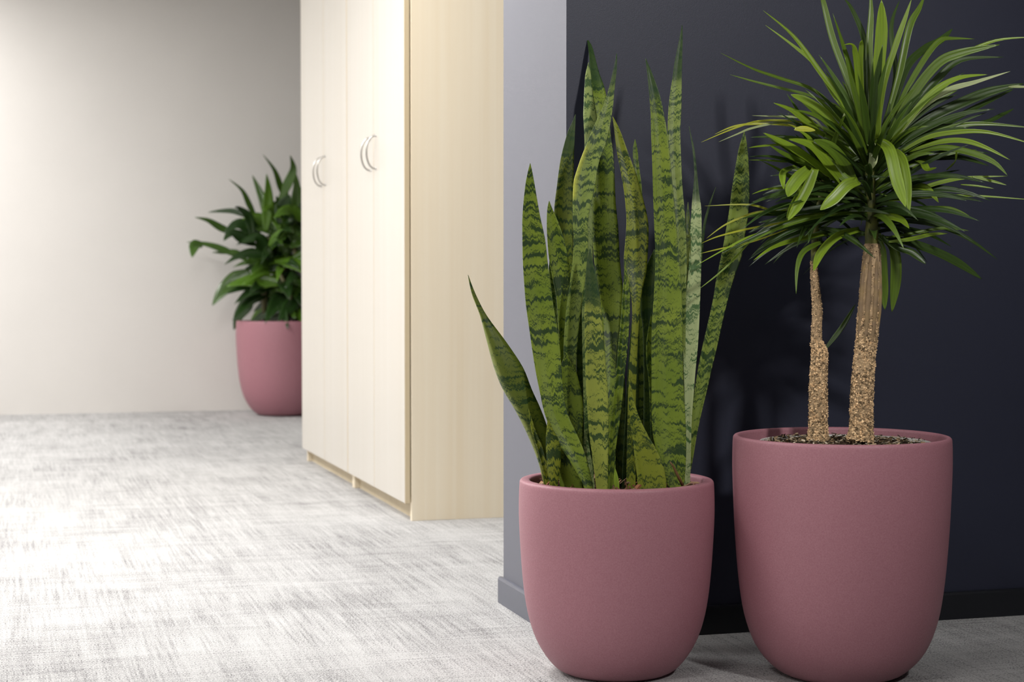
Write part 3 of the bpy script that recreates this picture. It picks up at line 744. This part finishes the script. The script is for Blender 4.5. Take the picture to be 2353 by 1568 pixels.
TR = [
 U([(1180,1000),(1080,770),(900,530),(700,260),(480,75)], 44, BR, -.06), U([(1150,880),(1000,700),(860,470),(700,330),(495,180)], 30, BR, .02),
 U([(1060,840),(850,650),(600,560),(400,490),(175,380)], 34, MI, -.04), U([(1000,760),(800,680),(640,640),(400,580),(240,535)], 20, MI, .05),
 U([(1190,950),(1080,560),(980,280),(910,0),(890,-60)], 46, MI, .05), U([(1220,900),(1215,400),(1190,230),(1110,50),(1060,-10)], 40, DK, .08),
 U([(1195,960),(1165,600),(1145,400),(1120,320),(1060,322)], 42, BR, -.09), U([(1205,900),(1180,500),(1185,330),(1190,285)], 36, BR, -.08),
 U([(1250,980),(1260,700),(1240,400),(1255,100),(1250,-80)], 52, MI, .03), U([(1290,1000),(1300,600),(1330,250),(1330,0)], 84, BR, -.05),
 U([(1300,980),(1350,600),(1430,330),(1500,130),(1545,-5)], 42, BR, -.02), U([(1330,980),(1450,560),(1530,200),(1600,60),(1640,-30)], 50, MI, .06),
 U([(1340,900),(1430,560),(1400,200),(1460,0)], 36, DK, .1), U([(1370,900),(1500,500),(1640,350),(1750,290),(1840,205)], 66, DK, .1),
 U([(1380,960),(1480,700),(1640,420),(1750,290),(1850,275),(2000,280)], 46, MI, .03), U([(1400,960),(1540,700),(1730,460),(1900,380),(2180,320)], 66, MI, -.04),
 U([(1450,800),(1650,520),(1880,400),(2150,290),(2420,266)], 30, BR, -.02), U([(1420,980),(1550,780),(1720,580),(1900,430),(2210,410)], 56, DK, .06),
 U([(1400,1020),(1520,860),(1700,660),(1880,560),(2090,535)], 54, BR, -.09), U([(1430,1000),(1600,790),(1800,650),(2000,590),(2255,512)], 42, PA, -.04),
 U([(1440,1030),(1650,860),(1900,740),(2100,660),(2353,600)], 76, DK, .05), U([(1470,1040),(1700,940),(1950,800),(2150,700),(2280,640)], 50, DK, .08),
 U([(1480,1080),(1700,960),(1900,900),(2100,890),(2430,920)], 36, MI, -.03), U([(1480,1085),(1650,990),(1850,950),(2100,950),(2430,1040)], 34, BR, -.07),
 U([(1520,1090),(1740,1020),(1920,1010),(2080,1060),(2255,1150)], 38, BR, -.08), U([(1530,1110),(1750,1060),(1950,1090),(2130,1160),(2235,1260)], 52, MI, -.09),
 U([(1500,1110),(1700,1130),(1900,1130),(2100,1190)], 46, DK, .04), U([(1400,1360),(1550,1370),(1750,1310),(1950,1275),(2235,1265)], 30, BR, -.05),
 U([(1380,1440),(1500,1430),(1750,1410),(2000,1405),(2430,1437)], 26, BR, -.05), U([(1480,1330),(1560,1335),(1640,1345),(1700,1400),(1740,1455)], 52, BR, -.10),
 U([(1560,1500),(1800,1495),(1960,1550)], 30, MI, -.08), U([(1580,1150),(1630,1170),(1660,1215),(1725,1205)], 54, BR, -.12),
 U([(1800,1215),(1850,1160),(1872,1085)], 36, BR, -.10), U([(850,1060),(950,1160),(1080,1290),(1165,1300)], 60, MI, -.10, d0=-.04),
 U([(1170,1295),(1090,1325),(1000,1420),(890,1508)], 74, BR, -.13, d0=-.10),
 U([(1040,1320),(850,1180),(700,1080),(480,955)], 54, BR, -.10), U([(1000,1340),(780,1180),(640,1110),(520,1040)], 48, MI, -.06),
 U([(1100,1350),(980,1160),(850,1070),(800,980),(680,900)], 50, BR, -.09), U([(870,960),(760,925),(655,890)], 48, YE, -.10),
 U([(900,960),(820,870),(700,790),(555,738)], 34, BR, -.06), U([(1000,960),(880,830),(780,740),(680,675)], 36, MI, -.03),
 U([(950,980),(850,860),(720,840),(560,835),(400,830)], 18, PA, -.06), U([(850,900),(700,870),(450,870),(250,930),(35,1022)], 18, YE, -.07),
 U([(750,900),(600,880),(400,920),(300,960),(160,1020)], 15, PA, -.09), U([(800,920),(560,890),(300,900),(130,965)], 18, YE, -.03),
 U([(850,1235),(790,1330),(720,1450),(650,1570)], 66, BR, -.13), U([(790,1215),(720,1270),(690,1350),(670,1410)], 70, BR, -.13),
 U([(720,1190),(630,1230),(620,1290),(630,1360)], 48, BR, -.12), U([(750,1350),(620,1350),(500,1360),(400,1395)], 18, BR, -.06),
 U([(760,1500),(580,1520),(380,1470),(60,1480)], 16, YE, -.06), U([(750,1060),(600,1040),(450,1050),(375,1062)], 18, BR, -.05),
 U([(750,1150),(650,1160),(500,1150),(375,1150)], 15, MI, -.05), U([(700,1480),(560,1530),(480,1520),(380,1545)], 18, BR, -.07),
 U([(720,200),(520,250),(400,310),(250,360),(-5,502)], 22, BR, -.10, CB, 2.376), U([(560,240),(440,270),(280,300),(120,340),(25,380)], 14, YE, -.05, CB, 2.376),
 U([(600,200),(430,210),(330,210),(170,270),(55,352)], 14, YE, -.02, CB, 2.376), U([(500,300),(300,370),(120,410),(20,435)], 11, YE, -.03, CB, 2.376),
 U([(330,330),(160,510),(20,625)], 9, BR, -.05, CB, 2.376),
 U([(740,320),(650,335),(500,370),(400,410),(312,472)], 30, BR, -.10, CB, 2.376), U([(895,300),(770,340),(680,430),(640,530)], 44, BR, -.12, CB, 2.376),
 U([(700,370),(650,385),(580,430),(550,520),(545,655)], 30, MI, -.08, CB, 2.376), U([(980,240),(1050,230),(1120,250),(1162,297)], 42, BR, -.12, CB, 2.376),
 U([(1050,370),(1170,355),(1280,330),(1375,325)], 22, BR, -.06, CB, 2.376), U([(1040,345),(1150,330),(1350,295),(1490,310)], 20, MI, .02, CB, 2.376),
 U([(1000,350),(1150,370),(1300,420),(1440,490),(1560,575)], 54, DK, .05, CB, 2.376), U([(990,360),(1010,430),(1020,600),(1030,742)], 54, MI, -.02, CB, 2.376),
 U([(1020,350),(1080,420),(1090,560),(1068,755)], 60, MI, .0, CB, 2.376), U([(1010,340),(1100,400),(1180,430),(1255,492)], 48, DK, -.03, CB, 2.376),
 U([(1030,200),(1190,200),(1280,230),(1370,275)], 20, BR, -.06, CB, 2.376), U([(1050,200),(1200,185),(1370,190),(1510,240)], 20, BR, -.03, CB, 2.376),
 U([(700,960),(800,830),(870,710)], 26, DK, .03, CB, 2.376, d0=.02),
 U([(2240,622),(2300,622),(2430,626)], 20, PA, -.05), U([(1700,900),(2050,880),(2200,820),(2280,780)], 40, DK, .06),
 U([(1900,1325),(2020,1335),(2140,1355)], 14, BR, -.05, d0=-.05), U([(1980,1270),(2120,1300),(2230,1330)], 18, BR, -.05, d0=-.05),
 U([(1150,1000),(1130,900),(1090,810),(1050,840)], 36, PA, -.09), U([(1240,1020),(1270,1060),(1270,1150),(1240,1230)], 60, PA, -.06),
] + [U(seq, w, tone, dz, CD, 2.299, d0) for seq, w, tone, dz, d0 in (
 ([(1430,1000),(1300,900),(1150,790),(980,702)], 50, BR, -.13, -.05), ([(1410,985),(1330,880),(1230,770),(1110,735)], 58, BR, -.14, -.07),
 ([(1450,960),(1400,860),(1330,780),(1240,740)], 64, MI, -.12, -.06), ([(1215,890),(1170,930),(1130,980),(1104,1040)], 66, BR, -.16, -.12),
 ([(1250,890),(1210,990),(1160,1080),(1105,1165)], 52, BR, -.16, -.12), ([(1480,955),(1420,975),(1350,1045),(1275,1110)], 62, BR, -.16, -.12),
 ([(1585,742),(1640,790),(1680,950),(1728,1095)], 60, BR, -.16, -.08), ([(1665,790),(1710,840),(1735,960),(1745,1135)], 42, BR, -.15, -.08),
 ([(1140,680),(1190,680),(1250,690)], 36, YE, -.14, -.12), ([(1300,720),(1200,640),(1120,580),(1030,545)], 40, BR, -.08, -.04),
 ([(1390,700),(1290,590),(1200,530),(1120,500)], 42, BR, -.07, -.04), ([(1520,700),(1535,780),(1545,880)], 60, YE, -.03, -.035))]
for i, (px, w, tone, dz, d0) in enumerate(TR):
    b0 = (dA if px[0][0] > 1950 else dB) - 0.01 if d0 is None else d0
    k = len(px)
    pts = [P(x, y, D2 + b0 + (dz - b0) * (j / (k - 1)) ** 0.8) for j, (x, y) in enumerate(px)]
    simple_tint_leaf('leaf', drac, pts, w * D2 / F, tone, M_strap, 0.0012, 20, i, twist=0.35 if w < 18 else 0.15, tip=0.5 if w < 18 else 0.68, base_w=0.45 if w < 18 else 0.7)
# the rest of the two crowns, arching outwards all round
rnd = random.Random(11)
def crown(axis_px, dep, count, lo, hi, lmin, lmax, seed, wmax):
    r_ = random.Random(seed)
    for k in range(count):
        t = r_.random()
        x = axis_px[0][0] + (axis_px[1][0] - axis_px[0][0]) * t; y = axis_px[0][1] + (axis_px[1][1] - axis_px[0][1]) * t
        p = P(x, y, D2 + dep)
        az = k * 2.39996 + r_.uniform(-.3, .3)
        el = lo + (hi - lo) * t + r_.uniform(-0.3, 0.3)
        d = Vector((math.cos(az), math.sin(az), 0))
        if d.y > 0.2 : L = r_.uniform(lmin, lmax) * 0.8
        else: L = r_.uniform(lmin, lmax) * (0.9 if d.y < -0.5 else 1.0)
        sag = r_.uniform(0.25, 0.6) * (1.1 - 0.6 * t)
        pts = []
        for s in range(5):
            q = s / 4
            pts.append(p + d * (L * q * math.cos(el)) + Vector((0, 0, 1)) * (L * (q * math.sin(el) - sag * q * q)))
        if d.y < -0.35 and r_.random() < (0.30 if seed == 100 else 0.65): continue
        if max(q.y for q in pts) > YW - 0.03: continue
        if max(PY(q) for q in pts) > r_.uniform(585, 650): continue
        tone = r_.choice((DK, DK, MI, MI, (0.07, 0.13, 0.015))) if t > 0.6 else r_.choice((DK, (0.022, 0.048, 0.009), (0.03, 0.065, 0.011), MI if t > 0.25 else DK))  # lower leaves darker: the crown's inner shade put into their tone
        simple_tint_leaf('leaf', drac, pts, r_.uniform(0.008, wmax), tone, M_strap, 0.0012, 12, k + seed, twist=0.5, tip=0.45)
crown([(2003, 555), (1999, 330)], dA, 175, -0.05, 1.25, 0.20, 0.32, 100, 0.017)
crown([(1874, 545), (1895, 390)], dB, 95, -0.05, 0.95, 0.13, 0.22, 300, 0.014)

# ------------------------------------------------------------------ plant in the background
c3 = FLOOR(655, 953.5)
R3 = 111 * c3.dot(FWD) / F
c3.y = min(c3.y, YBACK - R3 - 0.006); D3 = c3.dot(FWD)
R3 = 111 * D3 / F
h3 = P(655, 737, D3).z
bgp = thing('potted_broadleaf_plant', 'bushy glossy broad-leaved plant in a pink pot behind the cabinets, against the back wall', 'potted plant', c3)
link_mesh('pot', pot_mesh(R3, h3, 0.02), M_pot, bgp)
soil_disc(R3 * 0.9, h3 - 0.03, bgp, 5)
CC = lambda X, Y: (400 + X / 2.306, 320 + Y / 2.306)
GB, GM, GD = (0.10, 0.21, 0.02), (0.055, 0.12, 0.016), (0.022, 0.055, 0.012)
BL = [([(575,300),(560,240),(530,160),(470,80)], 36, GM), ([(560,330),(600,240),(632,160),(615,85)], 52, GM), ([(440,430),(400,350),(360,270),(288,210)], 36, GM),
      ([(490,440),(480,350),(450,270),(414,190)], 48, GM), ([(485,490),(495,380),(500,280),(490,183)], 62, GB), ([(330,500),(250,470),(180,430),(108,414)], 48, GM),
      ([(420,430),(330,385),(250,380),(178,388)], 30, GD), ([(380,640),(250,580),(150,552),(66,545)], 44, GM), ([(150,550),(110,565),(95,628)], 70, GM),
      ([(400,700),(330,745),(260,800),(202,882)], 100, GM), ([(420,820),(380,880),(340,940),(316,1012)], 86, GD), ([(600,620),(560,420),(585,300),(600,200)], 62, GM),
      ([(640,560),(600,430),(560,350),(540,300)], 60, GM), ([(640,500),(640,380),(650,260),(640,170)], 58, GM), ([(670,480),(660,380),(680,280),(690,230)], 60, GM),
      ([(470,560),(400,470),(330,450),(265,500)], 80, GD), ([(430,560),(360,520),(300,500),(262,540)], 80, GD), ([(400,660),(330,600),(250,600),(200,600)], 40, GM),
      ([(560,760),(590,720),(560,690),(510,700)], 70, GM), ([(420,560),(400,420),(350,370),(320,360)], 50, GD), ([(520,640),(470,560),(430,520),(330,560)], 90, GD),
      ([(560,640),(600,560),(640,560),(680,620)], 90, GM), ([(520,500),(540,420),(560,340),(580,250)], 60, GM)]
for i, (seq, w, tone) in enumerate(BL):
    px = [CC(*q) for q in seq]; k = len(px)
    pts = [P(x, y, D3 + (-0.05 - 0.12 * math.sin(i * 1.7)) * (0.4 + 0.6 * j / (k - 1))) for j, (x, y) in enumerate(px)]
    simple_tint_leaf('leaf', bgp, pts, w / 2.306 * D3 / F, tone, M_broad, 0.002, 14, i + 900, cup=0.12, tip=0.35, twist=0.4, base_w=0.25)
r_ = random.Random(77)
for k in range(6):
    x0 = 655 + r_.uniform(-55, 60); top = r_.uniform(520, 640)
    dd = r_.uniform(-0.12, 0.12)
    tube('cane', [P(x0, 742, D3 + dd), P(x0 + r_.uniform(-10, 10), (742 + top) / 2, D3 + dd), P(x0 + r_.uniform(-25, 25), top, D3 + dd)], [0.014, 0.013, 0.011], bgp, M_cane, (0.14, 0.13, 0.06), 10)
for k in range(150):
    az = k * 2.39996; t = r_.random() ** 1.4
    p = P(662 + r_.uniform(-50, 50), 716 - 215 * t, D3) + FWD * r_.uniform(-0.1, 0.08)
    el = -0.35 + 1.5 * t + r_.uniform(-.35, .35); L = r_.uniform(0.22, 0.38) * (1 - .15 * t)
    d = Vector((math.cos(az), math.sin(az), 0)); sag = r_.uniform(0.3, 0.7)
    pts = [p + d * (L * q * math.cos(el)) + Vector((0, 0, L * (q * math.sin(el) - sag * q * q))) for q in (0, .25, .5, .75, 1)]
    if max(q.y for q in pts) > YBACK - 0.03: continue
    if pts[-1].dot(RIGHT) < (525 - W / 2) / F * D3: continue
    if PY(pts[-1]) > 765: continue
    simple_tint_leaf('leaf', bgp, pts, r_.uniform(0.06, 0.10), r_.choice((GD, GD, GM, GB)), M_broad, 0.002, 10, k + 700, cup=0.12, tip=0.35, twist=0.6, base_w=0.2)
